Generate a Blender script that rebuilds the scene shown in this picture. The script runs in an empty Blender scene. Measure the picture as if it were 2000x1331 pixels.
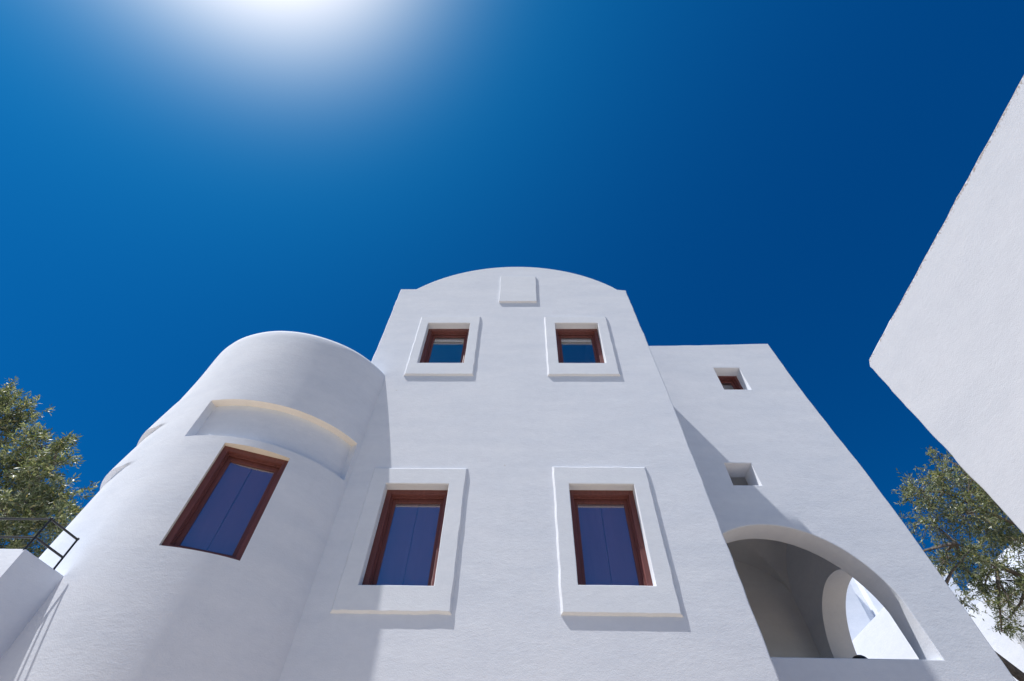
import bpy, bmesh, math, random
from mathutils import Vector, Matrix, noise
from mathutils.geometry import tessellate_polygon
R = math.radians
random.seed(7)
scene = bpy.context.scene
COL = scene.collection

# ------------------------------------------------------------------ camera
cam_d = bpy.data.cameras.new('camera')
cam = bpy.data.objects.new('camera', cam_d)
COL.objects.link(cam)
FPX = 944.0
cam_d.sensor_width = 36.0
cam_d.lens = FPX * 36.0 / 2000.0
cam_d.clip_start = 0.05
cam_d.clip_end = 3000
zc = Vector((22.0, 699.5, FPX)).normalized()      # world up seen in camera (right, up, forward)
xc = Vector((1.0, 0.0, -22.0 / FPX)).normalized() # world x seen in camera
yc = -xc.cross(zc)
if yc.z < 0: yc = -yc
right = Vector((xc.x, yc.x, zc.x)); up = Vector((xc.y, yc.y, zc.y)); fwd = Vector((xc.z, yc.z, zc.z))
m = Matrix((right, up, -fwd)).transposed().to_4x4()
m.translation = Vector((0, -6.5, 1.6))
cam.matrix_world = m
scene.camera = cam

# ------------------------------------------------------------------ light
SUN = Vector((-0.40, -0.18, 1.0)).normalized()   # towards the sun
elev = math.asin(SUN.z)
world = bpy.data.worlds.new('World'); scene.world = world
world.use_nodes = True
wn = world.node_tree.nodes; wl = world.node_tree.links
wn.clear()
wout = wn.new('ShaderNodeOutputWorld'); wbg = wn.new('ShaderNodeBackground')
sky = wn.new('ShaderNodeTexSky'); sky.sky_type = 'NISHITA'; sky.sun_disc = False
sky.sun_elevation = elev
sky.sun_rotation = math.atan2(SUN.x, SUN.y)
sky.air_density = 1.0; sky.dust_density = 0.6; sky.ozone_density = 3.0
tc = wn.new('ShaderNodeTexCoord')
dot = wn.new('ShaderNodeVectorMath'); dot.operation = 'DOT_PRODUCT'; dot.inputs[1].default_value = SUN
wl.new(tc.outputs['Generated'], dot.inputs[0])
def wmath(op, a, b=None, c=None):
    n = wn.new('ShaderNodeMath'); n.operation = op
    for i, v in enumerate((a, b, c)):
        if v is None: continue
        if isinstance(v, (int, float)): n.inputs[i].default_value = v
        else: wl.new(v, n.inputs[i])
    return n.outputs[0]
# deeper, polarised looking blue: each channel is pulled down by its own ratio to blue, so the horizon stays pale
spl = wn.new('ShaderNodeSeparateColor'); wl.new(sky.outputs[0], spl.inputs[0])
Rr, Gg, Bb = spl.outputs[0], spl.outputs[1], wmath('MAXIMUM', spl.outputs[2], 0.001)
cmb = wn.new('ShaderNodeCombineColor')
wl.new(wmath('MULTIPLY', wmath('MULTIPLY', Rr, 0.66), wmath('POWER', wmath('MINIMUM', wmath('DIVIDE', Rr, Bb), 1.0), 4.5)), cmb.inputs[0])
wl.new(wmath('MULTIPLY', wmath('MULTIPLY', Gg, 0.77), wmath('MINIMUM', wmath('DIVIDE', Gg, Bb), 1.0)), cmb.inputs[1])
wl.new(wmath('MULTIPLY', Bb, 0.86), cmb.inputs[2])
dmax = wmath('MAXIMUM', dot.outputs['Value'], 0.0)
g1 = wmath('MULTIPLY', wmath('POWER', dmax, 58.0), 1.0)      # bright aureole close to the sun
g2 = wmath('MULTIPLY', wmath('POWER', dmax, 5.0), 1.0)
add1 = wn.new('ShaderNodeMixRGB'); add1.blend_type = 'ADD'; add1.inputs[0].default_value = 1.0
def scaled(col, val):
    n = wn.new('ShaderNodeVectorMath'); n.operation = 'SCALE'; n.inputs[0].default_value = col
    wl.new(val, n.inputs['Scale']); return n.outputs[0]
wl.new(cmb.outputs[0], add1.inputs[1]); wl.new(scaled((23.5, 17.3, 12.8), g1), add1.inputs[2])
add2 = wn.new('ShaderNodeMixRGB'); add2.blend_type = 'ADD'; add2.inputs[0].default_value = 1.0
wl.new(add1.outputs[0], add2.inputs[1]); wl.new(scaled((0.05, 0.72, 1.35), g2), add2.inputs[2])
wl.new(add2.outputs[0], wbg.inputs['Color'])
wbg.inputs['Strength'].default_value = 0.078
wl.new(wbg.outputs[0], wout.inputs['Surface'])

sd = bpy.data.lights.new('sun', 'SUN'); sd.energy = 5.0; sd.angle = R(0.53); sd.color = (1.0, 0.98, 0.955)
so = bpy.data.objects.new('sun', sd); COL.objects.link(so)
so.rotation_euler = SUN.to_track_quat('Z', 'Y').to_euler()
so.location = SUN * 60

scene.view_settings.view_transform = 'Standard'
scene.view_settings.look = 'None'
scene.view_settings.exposure = 0.3
scene.view_settings.gamma = 1.0
scene.view_settings.use_curve_mapping = False
scene.render.engine = 'CYCLES'
scene.cycles.max_bounces = 10
scene.cycles.diffuse_bounces = 6

# ------------------------------------------------------------------ materials
def newmat(name):
    mt = bpy.data.materials.new(name); mt.use_nodes = True
    nt = mt.node_tree; nt.nodes.clear()
    o = nt.nodes.new('ShaderNodeOutputMaterial'); p = nt.nodes.new('ShaderNodeBsdfPrincipled')
    nt.links.new(p.outputs[0], o.inputs[0])
    return mt, nt, p, o
def nz(nt, scale, detail=4, rough=0.55, vec=None, stretch=None):
    g = nt.nodes.new('ShaderNodeNewGeometry')
    mp = nt.nodes.new('ShaderNodeMapping')
    mp.inputs['Scale'].default_value = stretch or (1, 1, 1)
    nt.links.new(g.outputs['Position'], mp.inputs['Vector'])
    n = nt.nodes.new('ShaderNodeTexNoise'); n.inputs['Scale'].default_value = scale
    n.inputs['Detail'].default_value = detail; n.inputs['Roughness'].default_value = rough
    nt.links.new(mp.outputs[0], n.inputs['Vector'])
    return n.outputs['Fac']
def ramp(nt, fac, stops):
    r = nt.nodes.new('ShaderNodeValToRGB'); e = r.color_ramp.elements
    while len(e) < len(stops): e.new(0.5)
    for i, (pos, c) in enumerate(stops): e[i].position = pos; e[i].color = (*c, 1)
    nt.links.new(fac, r.inputs[0]); return r.outputs[0]
def mth(nt, op, a, b):
    n = nt.nodes.new('ShaderNodeMath'); n.operation = op
    for i, v in enumerate((a, b)):
        if isinstance(v, (int, float)): n.inputs[i].default_value = v
        else: nt.links.new(v, n.inputs[i])
    return n.outputs[0]
def bump(nt, p, h, dist, strength=1.0, prev=None):
    b = nt.nodes.new('ShaderNodeBump'); b.inputs['Distance'].default_value = dist
    b.inputs['Strength'].default_value = strength
    nt.links.new(h, b.inputs['Height'])
    if prev is not None: nt.links.new(prev, b.inputs['Normal'])
    nt.links.new(b.outputs[0], p.inputs['Normal'])
    return b.outputs[0]

def plaster(name, lo=(0.67, 0.70, 0.765), hi=(0.755, 0.775, 0.825), grain=0.0022, trowel=0.0035, wornz=None, gs=1.0):
    mt, nt, p, o = newmat(name)
    big = nz(nt, 1.1, 6, 0.62, stretch=(0.6, 0.6, 2.3))
    base = ramp(nt, big, [(0.3, lo), (0.72, hi)])
    fine = nz(nt, 7.0, 6, 0.7)
    mot = ramp(nt, fine, [(0.25, (0.95, 0.95, 0.955)), (0.6, (1, 1, 1))])
    mx = nt.nodes.new('ShaderNodeMixRGB'); mx.blend_type = 'MULTIPLY'; mx.inputs[0].default_value = 1
    nt.links.new(base, mx.inputs[1]); nt.links.new(mot, mx.inputs[2])
    col = mx.outputs[0]
    # few small dings and rust specks
    vor = nt.nodes.new('ShaderNodeTexVoronoi'); vor.inputs['Scale'].default_value = 1.7
    g = nt.nodes.new('ShaderNodeNewGeometry'); nt.links.new(g.outputs['Position'], vor.inputs['Vector'])
    spot = mth(nt, 'LESS_THAN', vor.outputs['Distance'], 0.022)
    spotm = mth(nt, 'MULTIPLY', spot, mth(nt, 'GREATER_THAN', nz(nt, 0.8, 2), 0.52))
    m2 = nt.nodes.new('ShaderNodeMixRGB'); m2.inputs[2].default_value = (0.5, 0.46, 0.42, 1)
    nt.links.new(mth(nt, 'MULTIPLY', spotm, 0.5), m2.inputs[0]); nt.links.new(col, m2.inputs[1]); col = m2.outputs[0]
    if wornz is not None:     # weathered crown of the wall: paint gone in patches
        sep = nt.nodes.new('ShaderNodeSeparateXYZ'); nt.links.new(g.outputs['Position'], sep.inputs[0])
        k = mth(nt, 'DIVIDE', mth(nt, 'SUBTRACT', sep.outputs['Z'], wornz - 0.12), 0.12)
        k = mth(nt, 'MAXIMUM', k, 0.0)
        k = mth(nt, 'MULTIPLY', mth(nt, 'POWER', k, 1.2), 0.5)
        msk = mth(nt, 'GREATER_THAN', mth(nt, 'ADD', k, nz(nt, 42, 8, 0.8)), 0.86)
        patch = nz(nt, 2.2, 3, 0.6)
        msk = mth(nt, 'MULTIPLY', msk, mth(nt, 'GREATER_THAN', patch, 0.44))
        m3 = nt.nodes.new('ShaderNodeMixRGB'); m3.inputs[2].default_value = (0.27, 0.22, 0.18, 1)
        nt.links.new(mth(nt, 'MULTIPLY', msk, 0.8), m3.inputs[0]); nt.links.new(col, m3.inputs[1]); col = m3.outputs[0]
    nt.links.new(col, p.inputs['Base Color'])
    p.inputs['Roughness'].default_value = 0.92
    p.inputs['Specular IOR Level'].default_value = 0.15
    t = nz(nt, 2.6, 4, 0.5, stretch=(0.9, 0.9, 1.9))
    b = bump(nt, p, t, trowel)
    gr = nz(nt, 70 * gs, 3, 0.6)
    mid = nz(nt, 16 * gs, 3, 0.6, stretch=(0.8, 0.8, 1.6))
    h = mth(nt, 'ADD', gr, mth(nt, 'MULTIPLY', mid, 0.9))
    bump(nt, p, h, grain, 1.0, b)
    return mt
M_PL = plaster('white_plaster')
M_PLS = plaster('surround_plaster', lo=(0.70, 0.725, 0.775), hi=(0.765, 0.785, 0.825), grain=0.002, trowel=0.0012)
M_BOUNCE = plaster('bounce_tint_plaster', lo=(0.79, 0.745, 0.68), hi=(0.86, 0.815, 0.75), grain=0.0014, trowel=0.001)  # warm ground bounce put into the colour of niche soffit and tower reveal
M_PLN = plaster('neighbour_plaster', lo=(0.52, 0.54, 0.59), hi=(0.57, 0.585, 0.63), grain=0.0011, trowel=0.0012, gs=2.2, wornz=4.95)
M_PLI = plaster('interior_plaster', lo=(0.66, 0.655, 0.655), hi=(0.74, 0.735, 0.735), grain=0.0008)
def wood(name, c0, c1):
    mt, nt, p, o = newmat(name)
    g = nz(nt, 18, 6, 0.65, stretch=(1.5, 1.5, 0.12))
    nt.links.new(ramp(nt, g, [(0.3, c0), (0.7, c1)]), p.inputs['Base Color'])
    p.inputs['Roughness'].default_value = 0.5
    bump(nt, p, g, 0.0015)
    return mt
M_WOOD = wood('stained_wood', (0.108, 0.033, 0.029), (0.18, 0.056, 0.048))
M_SHUT = wood('shutter_wood', (0.24, 0.12, 0.17), (0.28, 0.14, 0.20))
def glass():
    mt, nt, p, o = newmat('window_glass')
    nt.nodes.remove(p)
    tr = nt.nodes.new('ShaderNodeBsdfTransparent'); tr.inputs[0].default_value = (0.92, 0.93, 0.94, 1)
    gl = nt.nodes.new('ShaderNodeBsdfGlossy'); gl.inputs['Roughness'].default_value = 0.01
    gl.inputs['Color'].default_value = (0.9, 0.93, 1.0, 1)
    fr = nt.nodes.new('ShaderNodeFresnel'); fr.inputs[0].default_value = 1.9
    f = mth(nt, 'MINIMUM', mth(nt, 'ADD', mth(nt, 'MULTIPLY', fr.outputs[0], 1.2), 0.20), 1.0)
    gm = nt.nodes.new('ShaderNodeNewGeometry')      # the far face of the pane must not count as an air side
    f = mth(nt, 'MULTIPLY', f, mth(nt, 'SUBTRACT', 1.0, gm.outputs['Backfacing']))
    mx = nt.nodes.new('ShaderNodeMixShader')
    nt.links.new(f, mx.inputs[0]); nt.links.new(tr.outputs[0], mx.inputs[1]); nt.links.new(gl.outputs[0], mx.inputs[2])
    nt.links.new(mx.outputs[0], o.inputs[0])
    return mt
M_GLASS = glass()
mt, nt, p, o = newmat('black_iron'); M_IRON = mt
nt.links.new(ramp(nt, nz(nt, 40, 4), [(0.3, (0.018, 0.019, 0.022)), (0.8, (0.035, 0.036, 0.04))]), p.inputs['Base Color'])
p.inputs['Roughness'].default_value = 0.45; p.inputs['Metallic'].default_value = 0.3
mt, nt, p, o = newmat('paving'); M_PAVE = mt
nt.links.new(ramp(nt, nz(nt, 0.5, 6), [(0.3, (0.43, 0.345, 0.25)), (0.75, (0.54, 0.44, 0.33))]), p.inputs['Base Color'])
p.inputs['Roughness'].default_value = 0.85; bump(nt, p, nz(nt, 20, 5), 0.01)
mt, nt, p, o = newmat('dry_earth'); M_EARTH = mt
nt.links.new(ramp(nt, nz(nt, 0.12, 8), [(0.3, (0.20, 0.16, 0.11)), (0.75, (0.34, 0.29, 0.21))]), p.inputs['Base Color'])
p.inputs['Roughness'].default_value = 0.95
mt, nt, p, o = newmat('olive_bark'); M_BARK = mt
bk = nz(nt, 9, 7, 0.7, stretch=(2.5, 2.5, 0.6))
nt.links.new(ramp(nt, bk, [(0.3, (0.07, 0.055, 0.045)), (0.7, (0.24, 0.20, 0.165))]), p.inputs['Base Color'])
p.inputs['Roughness'].default_value = 0.95; bump(nt, p, bk, 0.03)
def leafmat(name, stops):
    mt, nt, p, o = newmat(name)
    g = nt.nodes.new('ShaderNodeNewGeometry')
    c = ramp(nt, g.outputs['Random Per Island'], stops)
    nt.links.new(c, p.inputs['Base Color'])
    p.inputs['Roughness'].default_value = 0.42
    tl = nt.nodes.new('ShaderNodeBsdfTranslucent')
    tm = nt.nodes.new('ShaderNodeMixRGB'); tm.blend_type = 'MULTIPLY'; tm.inputs[0].default_value = 1
    tm.inputs[2].default_value = (1.3, 1.25, 0.6, 1); nt.links.new(c, tm.inputs[1]); nt.links.new(tm.outputs[0], tl.inputs[0])
    mx = nt.nodes.new('ShaderNodeMixShader'); mx.inputs[0].default_value = 0.35
    nt.links.new(p.outputs[0], mx.inputs[1]); nt.links.new(tl.outputs[0], mx.inputs[2]); nt.links.new(mx.outputs[0], o.inputs[0])
    return mt
M_LEAF = leafmat('olive_leaves', [(0.0, (0.055, 0.075, 0.03)), (0.3, (0.115, 0.148, 0.068)), (0.6, (0.21, 0.245, 0.15)), (0.88, (0.34, 0.37, 0.27)), (1.0, (0.42, 0.36, 0.18))])

# ------------------------------------------------------------------ helpers
def empty(name, loc=(0, 0, 0)):
    o = bpy.data.objects.new(name, None); COL.objects.link(o); o.location = loc; o.empty_display_size = 0.3
    return o
def tag(o, label=None, cat=None, group=None, kind=None):
    if label: o['label'] = label
    if cat: o['category'] = cat
    if group: o['group'] = group
    if kind: o['kind'] = kind
    return o
def link(name, me, mat, parent=None, smooth=35, flat_tris=True):
    if mat: me.materials.append(mat)
    if smooth:
        me.shade_smooth()
        me.set_sharp_from_angle(angle=R(smooth))
        for p_ in me.polygons: p_.use_smooth = flat_tris is False or len(p_.vertices) != 3
    o = bpy.data.objects.new(name, me); COL.objects.link(o)
    if parent:
        o.parent = parent
        pl = parent
        off = Vector((0, 0, 0))
        while pl: off += Vector(pl.location); pl = pl.parent
        o.location = -off
    return o
def mesh(name, verts, faces, mat, parent=None, smooth=35, fixn=True):
    me = bpy.data.meshes.new(name); me.from_pydata([tuple(v) for v in verts], [], faces)
    if fixn:
        bm = bmesh.new(); bm.from_mesh(me); bmesh.ops.recalc_face_normals(bm, faces=bm.faces); bm.to_mesh(me); bm.free()
    me.update()
    return link(name, me, mat, parent, smooth)
def resample(loop, step, jit=0.0, seed=0.0, keep=True, freq=1.3):
    """subdivide the edges of a closed loop and let the line wander a little, as hand laid plaster does"""
    out = []
    n = len(loop)
    for i in range(n):
        a = Vector(loop[i]); b = Vector(loop[(i + 1) % n]); L = (b - a).length
        k = max(1, int(L / step))
        nr = Vector(((b - a).y, -(b - a).x)).normalized() if L > 1e-6 else Vector((0, 0))
        for j in range(k):
            q = a.lerp(b, j / k)
            if jit and (j > 0 or not keep):
                w = noise.noise(Vector((q.x * freq * 2, q.y * freq * 2, seed))) + 0.5 * noise.noise(Vector((q.x * freq * 7, q.y * freq * 7, seed + 5)))
                q = q + nr * jit * w
            out.append((q.x, q.y))
    return out
def area(l): return 0.5 * sum(l[i][0] * l[(i + 1) % len(l)][1] - l[(i + 1) % len(l)][0] * l[i][1] for i in range(len(l)))
def inset(loop, d):
    """move a loop by d towards its left side"""
    n = len(loop); out = []
    for i in range(n):
        p0 = Vector(loop[i - 1]); p1 = Vector(loop[i]); p2 = Vector(loop[(i + 1) % n])
        a = (p1 - p0).normalized(); b = (p2 - p1).normalized()
        na = Vector((-a.y, a.x)); nb = Vector((-b.y, b.x))
        s = na + nb
        if s.length < 1e-4: s = na
        s.normalize(); k = d / max(0.5, s.dot(na))
        q = p1 + s * k
        out.append((q.x, q.y))
    return out
def slab_mesh(outline, holes, th, cham=0.015, back=True):
    """a plate in local (u,v), depth w from 0 (front, towards -w) to th; rounded front arrises"""
    loops = []
    o = list(outline)
    if area(o) < 0: o.reverse()
    loops.append(o)
    for h in holes:
        h = list(h)
        if area(h) > 0: h.reverse()
        loops.append(h)
    prof = [(0.0, 0.0, 1.0), (0.35, 0.0, 0.0)]
    verts = []; faces = []; front = []; backl = []
    for l in loops:
        n = len(l)
        rings = []
        for (ins, dep) in ((cham, 0.0), (cham * 0.3, cham * 0.3), (0.0, cham), (0.0, th)):
            q = inset(l, ins) if ins else l
            s = len(verts); verts += [(x, y, dep) for x, y in q]; rings.append(s)
        for a, b in zip(rings, rings[1:]):
            for i in range(n):
                j = (i + 1) % n
                faces.append((a + i, b + i, b + j, a + j))
        front.append((rings[0], n)); backl.append((rings[-1], n))
    for lst, flip in ((front, False), (backl, True)):
        if flip and not back: continue
        idx = []; pls = []
        for s, n in lst:
            pls.append([Vector((verts[s + i][0], verts[s + i][1], 0)) for i in range(n)]); idx += [s + i for i in range(n)]
        for t in tessellate_polygon(pls):
            f = tuple(idx[k] for k in t)
            faces.append(f[::-1] if flip else f)
    return verts, faces
def slab_xz(name, outline, holes, y0, th, mat, parent, cham=0.015, front=-1, smooth=35):
    v, f = slab_mesh(outline, holes, th, cham)
    v = [(x, y0 - front * w, z) for x, z, w in v]
    return mesh(name, v, f, mat, parent, smooth)
def rect(x0, x1, z0, z1): return [(x0, z0), (x1, z0), (x1, z1), (x0, z1)]
def box(name, lo, hi, mat, parent=None, bev=0.0):
    bm = bmesh.new(); bmesh.ops.create_cube(bm, size=1)
    for v in bm.verts: v.co = Vector([lo[i] + (v.co[i] + 0.5) * (hi[i] - lo[i]) for i in range(3)])
    if bev: bmesh.ops.bevel(bm, geom=bm.edges[:], offset=bev, segments=2, affect='EDGES', profile=0.6)
    me = bpy.data.meshes.new(name); bm.to_mesh(me); bm.free()
    return link(name, me, mat, parent)
def tube_into(verts, faces, pts, rads, n=8, cap=True):
    s0 = None
    for i, (p_, r_) in enumerate(zip(pts, rads)):
        p_ = Vector(p_)
        d = (Vector(pts[min(i + 1, len(pts) - 1)]) - Vector(pts[max(i - 1, 0)])).normalized()
        u = d.cross(Vector((0.31, 0.77, 0.21))).normalized(); w = d.cross(u)
        s = len(verts)
        verts += [p_ + (u * math.cos(a) + w * math.sin(a)) * r_ for a in [2 * math.pi * k / n for k in range(n)]]
        if s0 is not None: faces += [(s0 + k, s0 + (k + 1) % n, s + (k + 1) % n, s + k) for k in range(n)]
        elif cap: faces.append(tuple(s + k for k in range(n))[::-1])
        s0 = s
    if cap: faces.append(tuple(s0 + k for k in range(n)))
def tubes(name, specs, mat, parent=None, n=8):
    v = []; f = []
    for pts, rads in specs: tube_into(v, f, pts, rads, n)
    return mesh(name, v, f, mat, parent, 50)

# ------------------------------------------------------------------ setting
mesh('ground', [(-700, -700, -0.02), (700, -700, -0.02), (700, 700, -0.02), (-700, 700, -0.02)], [(0, 1, 2, 3)], M_EARTH, None, None)['kind'] = 'structure'
mesh('paved_courtyard', [(-26, -30, 0), (26, -30, 0), (26, 14, 0), (-26, 14, 0)], [(0, 1, 2, 3)], M_PAVE, None, None)['kind'] = 'structure'

# ------------------------------------------------------------------ the house
house = empty('whitewashed_house', (0, 3, 0))
tag(house, 'large white plastered house with arched gable, round tower, loggia and red-brown windows', 'house')

def arc(cx, cz, r, a0, a1, n):
    return [(cx + r * math.cos(R(a0 + (a1 - a0) * i / n)), cz + r * math.sin(R(a0 + (a1 - a0) * i / n))) for i in range(n + 1)]
# gabled middle block: outline with an arched crown between two short shoulders
edge_r = [(2.99, 0.0), (2.96, 3.8), (2.92, 5.5), (2.86, 8.33), (2.68, 12.58)]
a_r = math.degrees(math.atan2(12.63 - 10.5, 2.46 + 0.2)); a_l = 180 - math.degrees(math.atan2(12.67 - 10.5, -0.22 + 2.82))
crown = arc(-0.20, 10.50, 3.41, a_r, a_l, 40)
outline = edge_r + [(2.46, 12.62)] + crown[1:-1] + [(-2.84, 12.67), (-3.25, 12.67), (-3.28, 8.0), (-3.30, 0.0)]
HU = [(-2.265, -1.245, 9.525, 11.04), (0.735, 1.76, 9.525, 11.035)]
HL = [(-2.225, -1.185, 4.81, 6.465), (0.72, 1.775, 4.845, 6.485)]
holes = [rect(*h) for h in HU + HL]
slab_xz('front_wall', resample(outline, 0.12, 0.014, 3.0), holes, 0.0, 0.35, M_PL, house, cham=0.022)
# side walls, back and vaulted roof behind the front wall
def body_outline(y):
    c = -0.35 * min(y, 1.7)
    pts = [(2.985, 0.0), (2.95, 3.8), (2.91, 5.5), (2.85, 8.33), (2.67, 12.45)]
    pts = [(x + c, z) for x, z in pts]
    k = (2.46 + c + 0.2) / 2.66
    cr = [(-0.2 + (x + 0.2) * (k if x > -0.2 else 1), z - 0.12) for x, z in crown]
    return pts + cr + [(-3.24, 12.45), (-3.27, 8.0), (-3.29, 0.0)]
vs = []; fs = []
ys = [0.352, 0.8, 1.39, 1.7, 8.0]
for y in ys: vs += [(x, y, z) for x, z in body_outline(y)]
n = len(body_outline(0))
for k in range(len(ys) - 1):
    fs += [(k * n + i, k * n + (i + 1) % n, (k + 1) * n + (i + 1) % n, (k + 1) * n + i) for i in range(n)]
fs.append(tuple((len(ys) - 1) * n + i for i in range(n)))
body = mesh('side_and_roof_shell', vs, fs, M_PL, house)
so_ = body.modifiers.new('thickness', 'SOLIDIFY'); so_.thickness = 0.22; so_.offset = -1
# inner floor slabs and room back walls
box('inner_floor', (-2.9, 0.36, 3.4), (1.9, 7.7, 3.6), M_PLI, house)
box('inner_floor', (-2.9, 0.36, 8.0), (1.9, 7.7, 8.2), M_PLI, house)

def surround(parent, x0, x1, z0, z1, hole, t=0.037, ch=0.028, seed=0):
    """raised plaster band with soft, hand made arrises"""
    o = resample(rect(x0, x1, z0, z1), 0.05, 0.011, seed, keep=True, freq=2.0)
    hx = rect(*hole)
    h = resample(hx, 0.05, 0.003, seed + 9)
    if area(h) > 0: h.reverse()
    verts = []; faces = []
    def th(x, z): return t
    rings = []
    for ins, k in ((0, -0.004), (0, 0.12), (ch * 0.45, 0.62), (ch, 1.0)):
        q = inset(o, ins) if ins else o
        s = len(verts); verts += [(x, -(th(x, z) * k if k > 0 else k), z) for x, z in q]; rings.append(s)
    n = len(o)
    for a, b in zip(rings, rings[1:]):
        faces += [(a + i, a + (i + 1) % n, b + (i + 1) % n, b + i) for i in range(n)]
    s1 = len(verts); q = inset(h, 0.008)
    verts += [(x, -th(x, z), z) for x, z in q]
    s2 = len(verts); verts += [(x, -th(x, z) + 0.01, z) for x, z in h]
    s3 = len(verts); verts += [(x, 0.02, z) for x, z in h]
    m_ = len(h)
    for a, b in ((s1, s2), (s2, s3)):
        faces += [(a + i, a + (i + 1) % m_, b + (i + 1) % m_, b + i) for i in range(m_)]
    pl = [[Vector((verts[rings[-1] + i][0], verts[rings[-1] + i][2], 0)) for i in range(n)], [Vector((verts[s1 + i][0], verts[s1 + i][2], 0)) for i in range(m_)]]
    idx = [rings[-1] + i for i in range(n)] + [s1 + i for i in range(m_)]
    for tr in tessellate_polygon(pl): faces.append(tuple(idx[k] for k in tr))
    return mesh('window_surround', verts, faces, M_PLS, parent, 28)
def shrink(h, d=0.012): return (h[0] + d, h[1] - d, h[2] + d, h[3] - d)
surround(house, -2.47, -1.02, 9.15, 11.31, shrink(HU[0]), seed=1)
surround(house, 0.50, 1.99, 9.15, 11.30, shrink(HU[1]), seed=2)
surround(house, -2.49, -0.92, 4.47, 6.78, shrink(HL[0]), seed=3)
surround(house, 0.48, 2.03, 4.48, 6.83, shrink(HL[1]), seed=4)
# blank plaque under the crown
v, f = slab_mesh(resample(rect(-0.615, 0.345, 11.99, 13.28), 0.08, 0.012, 21), [], 0.045, 0.014)
mesh('gable_plaque', [(x, -0.040 + w, z) for x, z, w in v], f, M_PLS, house)

def window(parent, origin, ang, w, h, shutters=True, fw=0.085, lod=1):
    """timber window; origin = bottom centre of the frame's outer face, ang = turn about z (0 faces the camera side)"""
    rot = Matrix.Rotation(ang, 4, 'Z'); O = Vector(origin)
    def T(u, d, z): return O + rot @ Vector((u, d, z))
    def ring(name, x0, x1, z0, z1, wd, d0, d1, mat, par, ch=0.008):
        v, f = slab_mesh(rect(x0, x1, z0, z1), [rect(x0 + wd, x1 - wd, z0 + wd, z1 - wd)], d1 - d0, ch)
        return mesh(name, [T(x, d0 + q, z) for x, z, q in v], f, mat, par)
    a = w / 2
    fr = ring('window', -a, a, 0, h, fw, 0.0, 0.075, M_WOOD, parent)
    s0 = fw - 0.012
    ring('stop_bead', -a + s0 - 0.0, a - s0, s0, h - s0, 0.03, 0.07, 0.105, M_WOOD, fr, 0.006)
    s1 = fw + 0.002
    ring('sash', -a + s1, a - s1, s1, h - s1, 0.072, 0.118, 0.16, M_WOOD, fr, 0.012)
    s2 = s1 + 0.064
    v, f = slab_mesh(rect(-a + s2, a - s2, s2, h - s2), [], 0.006, 0.001)
    mesh('pane', [T(x, 0.142 + q, z) for x, z, q in v], f, M_GLASS, fr, None)
    if shutters:
        for sgn in (-1, 1):
            x0, x1 = (-a + s1 + 0.02, -0.0035) if sgn < 0 else (0.0035, a - s1 - 0.02)
            hs_ = []
            v, f = slab_mesh(rect(x0, x1, s1 + 0.01, h - s1 - 0.01), hs_, 0.03, 0.006)
            mesh('shutter', [T(x, 0.172 + q, z) for x, z, q in v], f, M_SHUT, fr)
    return fr
DP = 0.145
for hh, sh in ((HU[0], False), (HU[1], False), (HL[0], True), (HL[1], True)):
    hh = shrink(hh, 0.0)
    window(house, ((hh[0] + hh[1]) / 2, DP, hh[2] - 0.03), 0.0, hh[1] - hh[0] + 0.004, hh[3] - hh[2] + 0.032, sh)
# pale roller blind boxes behind the two upper windows
for hh in HU:
    box('blind_box', (hh[0] + 0.16, 0.30, hh[3] - 0.30), (hh[1] - 0.16, 0.345, hh[3] - 0.19), M_PLI, house, 0.004)

# ------------------------------------------------------------------ round tower
TX, TY, TR, TZ = -4.70, 0.95, 2.08, 9.21
def trad(th, z):
    r = TR
    if th < -22:
        k = min(1, (-22 - th) / 40.0); k = k * k * (3 - 2 * k)
        r += k * (0.0 + 0.052 * max(0, 8.4 - z))
    if th < -34:
        k2 = min(1, (-34 - th) / 9.0)
        for zb, zt in ((7.0, 7.75), (6.2, 6.93)):
            if zb <= z < zt: r += 0.075 * k2 * min(1, ((zt - z) / (zt - zb)) ** 0.75)
    return r + 0.010 * noise.noise(Vector((th * 0.06, z * 0.7, 2.2)))
def tpt(th, z, r=None, dr=0.0):
    r = (trad(th, z) if r is None else r) + dr
    return Vector((TX + r * math.sin(R(th)), TY - r * math.cos(R(th)), z))
NI = [(-10.5, 60.5, 6.475, 7.25, 0.14)]
WI = [(8.4, 34.4, 4.735, 6.35)]
angs = set([-180 + i * 3.0 for i in range(121)])
for a0, a1, *_ in NI + WI: angs |= {a0, a1, a0 - 0.35, a1 + 0.35, a0 + 0.0, a1}
angs = sorted(angs); angs = [a for a in angs if -180 <= a <= 180]
zs = set([i * 0.25 for i in range(36)] + [9.0] + [6.0 + 0.05 * i for i in range(36)] + [6.19, 6.99, 6.2, 7.0])
zs = set(round(z, 3) for z in zs)
for q in NI: zs |= {q[2], q[3]}
for q in WI: zs |= {q[2], q[3]}
zs = sorted(zs)
def inhole(a, z):
    for q in NI + WI:
        if q[0] < a < q[1] and q[2] < z < q[3]: return True
    return False
vs = []; fs = []; grid = {}
def gv(i, j):
    if (i, j) not in grid:
        grid[(i, j)] = len(vs); a = angs[i]
        vs.append(tpt(a, zs[j]))
    return grid[(i, j)]
NA = len(angs) - 1
for i in range(NA):
    am = (angs[i] + angs[i + 1]) / 2
    for j in range(len(zs) - 1):
        if inhole(am, (zs[j] + zs[j + 1]) / 2): continue
        i2 = (i + 1) % NA
        fs.append((gv(i, j), gv(i2, j), gv(i2, j + 1), gv(i, j + 1)))
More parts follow.
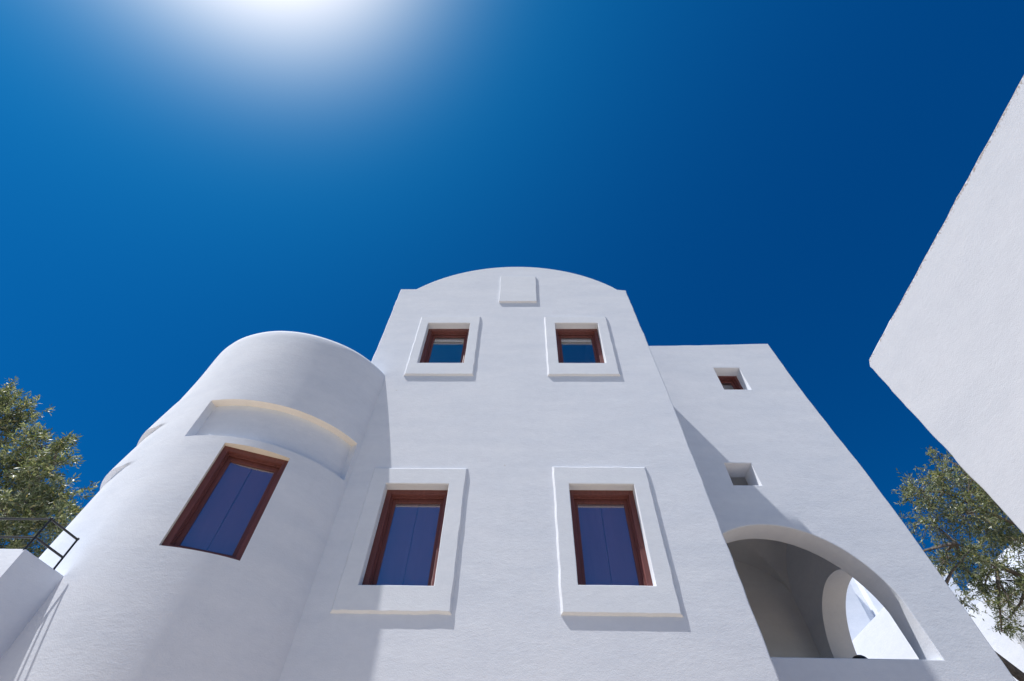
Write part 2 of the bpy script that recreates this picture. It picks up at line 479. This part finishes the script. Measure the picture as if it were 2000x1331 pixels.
# rounded rim, flat roof
prev = [gv(i, len(zs) - 1) for i in range(NA)]
for dz, dr in ((0.12, -0.004), (0.18, -0.018), (0.21, -0.05), (0.215, -0.16), (0.18, -0.24), (0.03, -0.27), (0.0, -1.9)):
    cur = []
    for i in range(NA):
        cur.append(len(vs)); wob = 0.012 * noise.noise(Vector((angs[i] * 0.045, dz, 7)))
        vs.append(tpt(angs[i], zs[-1] + dz + (wob if dz > 0.1 else 0), None, dr))
    fs += [(prev[i], prev[(i + 1) % NA], cur[(i + 1) % NA], cur[i]) for i in range(NA)]
    prev = cur
fs.append(tuple(prev))
mesh('round_tower', vs, fs, M_PL, house, 45)
# niche linings (soffit, ledge, cheeks, curved back) with soft arrises
def lining(name, q, depth, mat):
    a0, a1, z0, z1 = q[:4]
    A = [a for a in angs if a0 <= a <= a1]
    vs = []; fs = []
    rows = [(z0, 0.0), (z0 + 0.004, -0.02), (z0 + 0.004, -depth), (z1 - 0.004, -depth), (z1 - 0.004, -0.02), (z1, 0.0)]
    for a in A:
        for z, dr in rows: vs.append(tpt(a, z, None, dr))
    m_ = len(rows)
    for i in range(len(A) - 1):
        for k in range(m_ - 1): fs.append((i * m_ + k, (i + 1) * m_ + k, (i + 1) * m_ + k + 1, i * m_ + k + 1))
    fs.append(tuple(range(m_))); s = (len(A) - 1) * m_; fs.append(tuple(range(s, s + m_)))
    ob = mesh(name, vs, fs, mat, house, 30)
    ob.data.materials.append(M_BOUNCE)
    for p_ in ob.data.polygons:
        if all(vs[k].z > z1 - 0.01 for k in p_.vertices): p_.material_index = 1  # soffit tinted cream in place of light bounced from below
    return ob
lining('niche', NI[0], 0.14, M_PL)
# window reveals, cut parallel to the window's own axis
def reveal(q, depth, ang):
    a0, a1, z0, z1 = q
    nrm = Vector((-math.sin(R(ang)), math.cos(R(ang)), 0))
    loop = []
    A = [a for a in angs if a0 <= a <= a1]; Z = [z for z in zs if z0 <= z <= z1]
    loop += [(a, z0) for a in A] + [(a1, z) for z in Z[1:]] + [(a, z1) for a in A[::-1][1:]] + [(a0, z) for z in Z[::-1][1:-1]]
    vs = []; fs = []
    for d in (0.0, 1.0):
        for a, z in loop:
            p_ = tpt(a, z)
            if d: # carry on to a plane at the given depth
                c0 = tpt((a0 + a1) / 2, z0); p_ = p_ + nrm * (depth - (p_ - c0).dot(nrm))
            vs.append(p_)
    n = len(loop)
    fs = [(i, (i + 1) % n, n + (i + 1) % n, n + i) for i in range(n)]
    return mesh('window_reveal', vs, fs, M_BOUNCE, house, 40)  # cream tint here is painted bounce light
for q, ang in ((WI[0], 21.8),):
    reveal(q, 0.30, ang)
    pa = tpt(q[0], q[2]); pb = tpt(q[1], q[2]); mid = (pa + pb) / 2
    c0 = tpt((q[0] + q[1]) / 2, q[2]); nrm = Vector((-math.sin(R(ang)), math.cos(R(ang)), 0))
    dsag = (mid - c0).dot(nrm)
    o_ = mid + nrm * (0.125 - dsag); o_.z = q[2] - 0.015
    window(house, o_, R(ang), (pb - pa).length + 0.01, q[3] - q[2] + 0.03, True)

# ------------------------------------------------------------------ side wing with the loggia
WY = 1.39
w_edge = [(6.86, 0.0), (6.85, 4.4), (6.84, 5.6), (6.835, 6.7), (6.79, 7.97), (6.67, 9.51), (6.62, 10.4), (6.57, 12.11)]
arch_f = [(2.62, 4.565)] + [(6.02, 4.565), (6.00, 4.9)] + arc(4.31, 4.99, 1.70, 14, 166, 40) + [(2.61, 4.9)]
wing_out = w_edge + [(5.19, 12.06), (3.8, 12.02), (2.2, 11.98), (2.2, 0.0)]
h_w1 = rect(4.81, 5.44, 10.29, 11.09); h_w2 = rect(4.08, 4.61, 7.545, 8.075)
slab_xz('loggia_front_wall', resample(wing_out, 0.15, 0.010, 12.0), [arch_f, h_w1, h_w2], WY, 0.45, M_PL, house, cham=0.018)
def batter(z):
    for (x0, z0), (x1, z1) in zip(w_edge, w_edge[1:]):
        if z <= z1: return x0 + (x1 - x0) * (z - z0) / (z1 - z0)
    return w_edge[-1][0]
arch_s = [(2.26, 4.25), (4.64, 4.25)] + arc(3.45, 5.65, 1.19, 0, 180, 36)
v, f = slab_mesh(resample([(1.842, 0.0), (7.6, 0.0), (7.6, 11.95), (1.842, 11.95)], 0.4), [arch_s], 0.50, 0.015)
mesh('loggia_side_wall', [(batter(z) - 0.02 - w, y, z) for y, z, w in v], f, M_PL, house)
box('wing_back_wall', (2.3, 7.2, 0), (6.3, 7.6, 11.9), M_PL, house)
box('loggia_back_wall', (2.0, 5.1, 3.4), (6.32, 5.35, 8.9), M_PLI, house)
box('loggia_left_wall', (2.05, 1.845, 3.4), (2.3, 5.1, 8.9), M_PLI, house)
box('loggia_floor', (2.3, 1.845, 3.4), (6.3, 5.1, 3.6), M_PAVE, house)
box('wing_roof', (2.2, 1.845, 11.5), (6.2, 7.2, 11.7), M_PL, house)
# groin vault
vs = []; fs = []
X0, X1, Y0, Y1, ZS, RI = 2.3, 6.33, 1.842, 5.1, 7.08, 1.15
N = 48
def vz(x, y):
    u = abs(2 * (x - X0) / (X1 - X0) - 1); w_ = abs(2 * (y - Y0) / (Y1 - Y0) - 1)
    return ZS + RI * max(math.sqrt(max(0, 1 - u ** 2)), math.sqrt(max(0, 1 - w_ ** 2)))
for j in range(N + 1):
    for i in range(N + 1):
        x = X0 + (X1 - X0) * (0.5 - 0.5 * math.cos(math.pi * i / N)); y = Y0 + (Y1 - Y0) * (0.5 - 0.5 * math.cos(math.pi * j / N))
        vs.append((x, y, vz(x, y)))
for j in range(N):
    for i in range(N):
        a = j * (N + 1) + i; fs.append((a, a + 1, a + N + 2, a + N + 1))
va = mesh('groin_vault', vs, fs, M_PLI, house, 20)
sm = va.modifiers.new('thickness', 'SOLIDIFY'); sm.thickness = 0.05; sm.offset = 1
# small deep window high on the wing and the open vent hole under it
window(house, ((4.81 + 5.44) / 2, WY + 0.27, 10.26), 0.0, 0.66, 0.86, False, 0.075)
# ------------------------------------------------------------------ neighbour on the right (foreground)
nb = empty('neighbour_house', (5, -8, 0))
tag(nb, 'plain white wall of the neighbouring house with worn top edge, close on the right', 'house')
NXW, NY, NZ = 3.0, -3.82, 4.94
o_n = resample([(-16, 0), (NY, 0), (NY + 0.02, 2.5), (NY + 0.04, NZ - 0.05), (NY, NZ - 0.005), (-16, NZ + 0.03)], 0.045, 0.009, 30, keep=True, freq=3.0)
v, f = slab_mesh(o_n, [], 0.4, 0.014)
mesh('side_wall', [(NXW + w, y, z) for y, z, w in v], f, M_PLN, nb)
box('end_wall', (NXW + 0.4, NY - 0.45, 0), (8.5, NY - 0.06, NZ - 0.06), M_PLN, nb, 0.03)
box('flat_roof', (NXW + 0.4, -16, NZ - 0.5), (8.5, NY - 0.5, NZ - 0.3), M_PLN, nb)
box('far_wall', (8.1, -16, 0), (8.5, NY - 0.5, NZ - 0.06), M_PLN, nb, 0.03)

# ------------------------------------------------------------------ stair parapet on the left, with railing
pp = empty('stair_parapet', (-6, -1, 0))
tag(pp, 'white stair landing wall with dark railing on it, at the foot of the round tower', 'wall')
Pe = Vector((-5.33, -1.03, 4.39)); K = Vector((-5.43, -1.61, 4.39))
base = [K, Pe, Vector((-5.45, 0.6, 4.39)), Vector((-9.5, 0.6, 4.39)), Vector((-9.5, -1.61, 4.39))]
v, f = slab_mesh([(p_.x, p_.y) for p_ in base], [], 4.39, 0.02)
mesh('landing_wall', [(x, y, 4.39 - w) for x, y, w in v], f, M_PL, pp)
rl = empty('iron_railing', (-5.6, -1.5, 4.39))
tag(rl, 'black iron pipe railing standing on the white stair landing by the tower', 'railing')
rr = 0.0125
def seg(name, a, b, r_=rr): return tubes(name, [([a, b], [r_, r_])], M_IRON, rl)
A = (-5.445, -1.60, 4.40); B = (-5.36, -1.19, 4.40)
for (x, y) in ((-5.445, -1.60), (-5.37, -1.18), (-6.6, -1.60), (-5.9, -0.25), (-7.2, -0.25)):
    seg('post', (x, y, 4.37), (x, y, 4.755))
    bm = bmesh.new(); bmesh.ops.create_uvsphere(bm, u_segments=8, v_segments=6, radius=0.018)
    me = bpy.data.meshes.new('post_cap'); bm.to_mesh(me); bm.free()
    o_ = link('post_cap', me, M_IRON, rl); o_.location = Vector((x, y, 4.758)) - rl.location
for z in (4.752, 4.525):
    seg('rail', (-8.5, -1.60, z), (-5.445, -1.60, z)); seg('rail', (-5.445, -1.60, z), (-5.37, -1.18, z)); seg('rail', (-8.5, -0.25, z), (-5.9, -0.25, z))

# ------------------------------------------------------------------ lamp on the loggia's side sill
lp = empty('post_lamp', (6.55, 4.2, 4.25))
tag(lp, 'small black domed lamp just showing on the sill of the loggia side arch', 'lamp')
bm = bmesh.new(); bmesh.ops.create_uvsphere(bm, u_segments=24, v_segments=12, radius=0.17)
for v_ in bm.verts: v_.co.z = max(v_.co.z, -0.02) * 0.95
me = bpy.data.meshes.new('dome'); bm.to_mesh(me); bm.free()
o_ = link('dome', me, M_IRON, lp); o_.location = (0, 0, 1.255)
tubes('post', [([(6.55, 4.2, 4.25), (6.55, 4.2, 5.47)], [0.03, 0.03])], M_IRON, lp, 12)
tubes('base_ring', [([(6.55, 4.2, 5.47), (6.55, 4.2, 5.50)], [0.12, 0.12])], M_IRON, lp, 20)

# ------------------------------------------------------------------ houses behind, on the right
bg = empty('terraced_house', (11, 7, 0))
tag(bg, 'white cubic house seen beyond the loggia arch and behind the right olive tree', 'house')
for nm, lo, hi in (('lower_block', (10.0, 6.6, 0), (19.5, 10.15, 8.17)), ('left_block', (7.2, 10.2, 0), (11.2, 14, 10.37)),
                   ('corner_pilaster', (11.2, 10.45, 0), (11.58, 14, 10.5)), ('rear_block', (11.58, 10.2, 0), (14.8, 14, 10.86)),
                   ('upper_block', (14.8, 6.72, 8.1), (19.4, 9.9, 10.0)), ('front_pier', (11.0, 5.44, 0), (17.6, 6.6, 7.42))):
    box(nm, lo, hi, M_PL, bg, 0.03)

# ------------------------------------------------------------------ olive trees
def olive(name, label, blobs, trunk, seed, yj, per, leafL, twigs=14):
    rnd = random.Random(seed)
    root = empty(name, (trunk[0][0][0][0], trunk[0][0][0][1], 0)); tag(root, label, 'tree', 'olive trees')
    tubes('trunk', trunk[:1], M_BARK, root, 12)
    v = []; f = []
    for pts, rads in trunk[1:]: tube_into(v, f, pts, rads, 8)
    joints = [Vector(p_) for pts, _ in trunk for p_ in pts[1:]]
    lv = []; lf = []
    for bi, (x, y, z, r) in enumerate(blobs):
        c = Vector((x, y + rnd.uniform(-yj, yj) * 0.5, z))
        near = min(joints, key=lambda j: (j - c).length)
        mid = near.lerp(c, 0.5) + Vector((rnd.uniform(-.1, .1), rnd.uniform(-.1, .1), rnd.uniform(-.15, .05)))
        tube_into(v, f, [near, mid, c], [0.035, 0.022, 0.012], 6)
        nt_ = int(twigs * (r / 0.5) ** 2)
        for t_ in range(nt_):
            d = Vector((rnd.gauss(0, 1), rnd.gauss(0, 1), rnd.gauss(0, 1))).normalized()
            p0 = c + d * r * rnd.uniform(0.1, 0.45)
            d2 = (d + Vector((rnd.uniform(-.5, .5), rnd.uniform(-.5, .5), rnd.uniform(-.7, .35)))).normalized()
            L = r * rnd.uniform(0.35, 0.8) + 0.08
            p1 = p0 + d2 * L * 0.5; p2 = p0 + d2 * L + Vector((0, 0, -0.12 * L))
            tube_into(v, f, [c.lerp(p0, 0.5), p0, p1, p2], [0.008, 0.006, 0.0045, 0.002], 4, False)
            # side shoots with paired narrow leaves
            for s_ in range(per):
                k = rnd.uniform(0.0, 1.0)
                b0 = p0.lerp(p1, k * 2) if k < 0.5 else p1.lerp(p2, k * 2 - 1)
                sd_ = (d2 + Vector((rnd.gauss(0, .8), rnd.gauss(0, .8), rnd.gauss(0, .8)))).normalized()
                sl = rnd.uniform(0.07, 0.19)
                for q in range(6):
                    bq = b0 + sd_ * sl * (q / 5.0)
                    ld = (sd_ * 0.7 + Vector((rnd.gauss(0, .6), rnd.gauss(0, .6), rnd.gauss(0, .6)))).normalized()
                    ll = leafL * rnd.uniform(0.7, 1.25)
                    wd = ld.cross(Vector((rnd.gauss(0, 1), rnd.gauss(0, 1), rnd.gauss(0, 1)))).normalized() * ll * 0.13
                    s0 = len(lv)
                    lv += [bq, bq + ld * ll * 0.5 + wd, bq + ld * ll, bq + ld * ll * 0.5 - wd]
                    lf.append((s0, s0 + 1, s0 + 2, s0 + 3))
    mesh('limbs', v, f, M_BARK, root, 60, fixn=False)
    o = mesh('crown', lv, lf, M_LEAF, root, None, fixn=False)
    o['kind'] = 'stuff'
    return root
BR = [(9.22,3.0,8.76,0.53),(10.38,3.0,9.51,0.43),(9.86,3.0,8.35,0.68),(9.03,3.0,7.96,0.55),(10.24,3.0,7.97,0.60),(9.36,3.0,7.36,0.53),(8.55,3.0,6.80,0.30),(9.56,3.0,6.81,0.45),(8.80,3.0,6.40,0.29),(9.08,3.0,5.85,0.23),(10.25,3.0,7.37,0.42),(10.42,3.0,9.83,0.23),(10.55,3.0,8.91,0.47),(9.18,3.0,6.21,0.29),(8.95,2.9,8.35,0.4),(11.2,3.2,8.2,0.7),(11.4,3.0,9.2,0.8),(10.6,3.0,6.6,0.5),(8.35,3.1,7.4,0.25),(9.5,3.2,7.9,0.6),(9.9,3.2,7.3,0.5),(9.9,3.0,9.0,0.45),(8.9,3.0,7.2,0.4),(9.6,3.0,6.45,0.4),(10.0,3.0,6.9,0.5),(9.1,3.0,6.7,0.35),(10.1,3.0,6.3,0.4),(9.4,3.0,6.1,0.25),(9.7,3.1,5.9,0.3)]
TRR = [([(9.7,3.3,0),(9.6,3.2,1.5),(9.3,3.05,3.0),(9.15,3.0,4.0),(8.45,3.0,4.8),(8.0,3.0,5.5),(8.1,3.0,6.4)],[0.26,0.2,0.17,0.13,0.085,0.07,0.05]),
       ([(9.15,3.0,4.0),(10.3,3.0,5.2),(10.75,3.0,6.4),(10.72,3.0,7.2)],[0.15,0.12,0.10,0.08]),
       ([(10.75,3.0,6.5),(9.9,3.0,6.62),(9.45,3.0,6.85),(9.0,3.0,7.35)],[0.06,0.05,0.04,0.02]),
       ([(10.72,3.0,7.2),(10.65,3.0,7.9),(10.6,3.0,8.4),(10.5,3.0,9.3)],[0.08,0.06,0.045,0.02]),
       ([(10.66,3.0,7.7),(10.1,3.0,8.2),(9.6,3.0,8.6)],[0.035,0.025,0.015])]
olive('olive_tree', 'silvery olive tree rising behind the loggia wing, right of the house', BR, TRR, 5, 1.4, 9, 0.078, 22)
BL = [(-13.5,2.0,10.6,0.45),(-12.51,2.0,9.62,0.70),(-11.21,2.0,8.53,0.70),(-10.74,2.0,8.68,0.53),(-10.20,2.0,8.76,0.26),(-10.29,2.0,7.85,0.72),(-10.85,2.0,7.72,0.66),(-9.85,2.0,7.85,0.44),(-10.12,2.0,7.0,0.62),(-9.48,2.0,7.12,0.47),(-12.97,2.0,9.29,0.87),(-11.85,2.0,7.84,1.0),(-15.0,2.0,10.8,0.70),(-10.64,2.0,6.66,0.81),(-11.6,2.2,6.3,0.9),(-9.6,2.2,6.3,0.6),(-13.5,2.2,8.2,1.0),(-12.6,2.2,6.6,0.9)]
TRL = [([(-11.5,2.4,0),(-11.4,2.3,2.0),(-11.6,2.2,4.0),(-11.5,2.1,5.6)],[0.34,0.26,0.2,0.13]),
       ([(-11.5,2.1,5.6),(-11.0,2.0,6.6),(-10.6,2.0,7.6),(-10.4,2.0,8.3)],[0.1,0.08,0.05,0.03]),
       ([(-11.5,2.1,5.6),(-12.1,2.0,7.2),(-12.6,2.0,8.6),(-13.2,2.0,10.0)],[0.11,0.08,0.06,0.03])]
olive('olive_tree', 'broad green olive tree behind the black railing, left of the round tower', BL, TRL, 9, 1.5, 12, 0.095, 24)
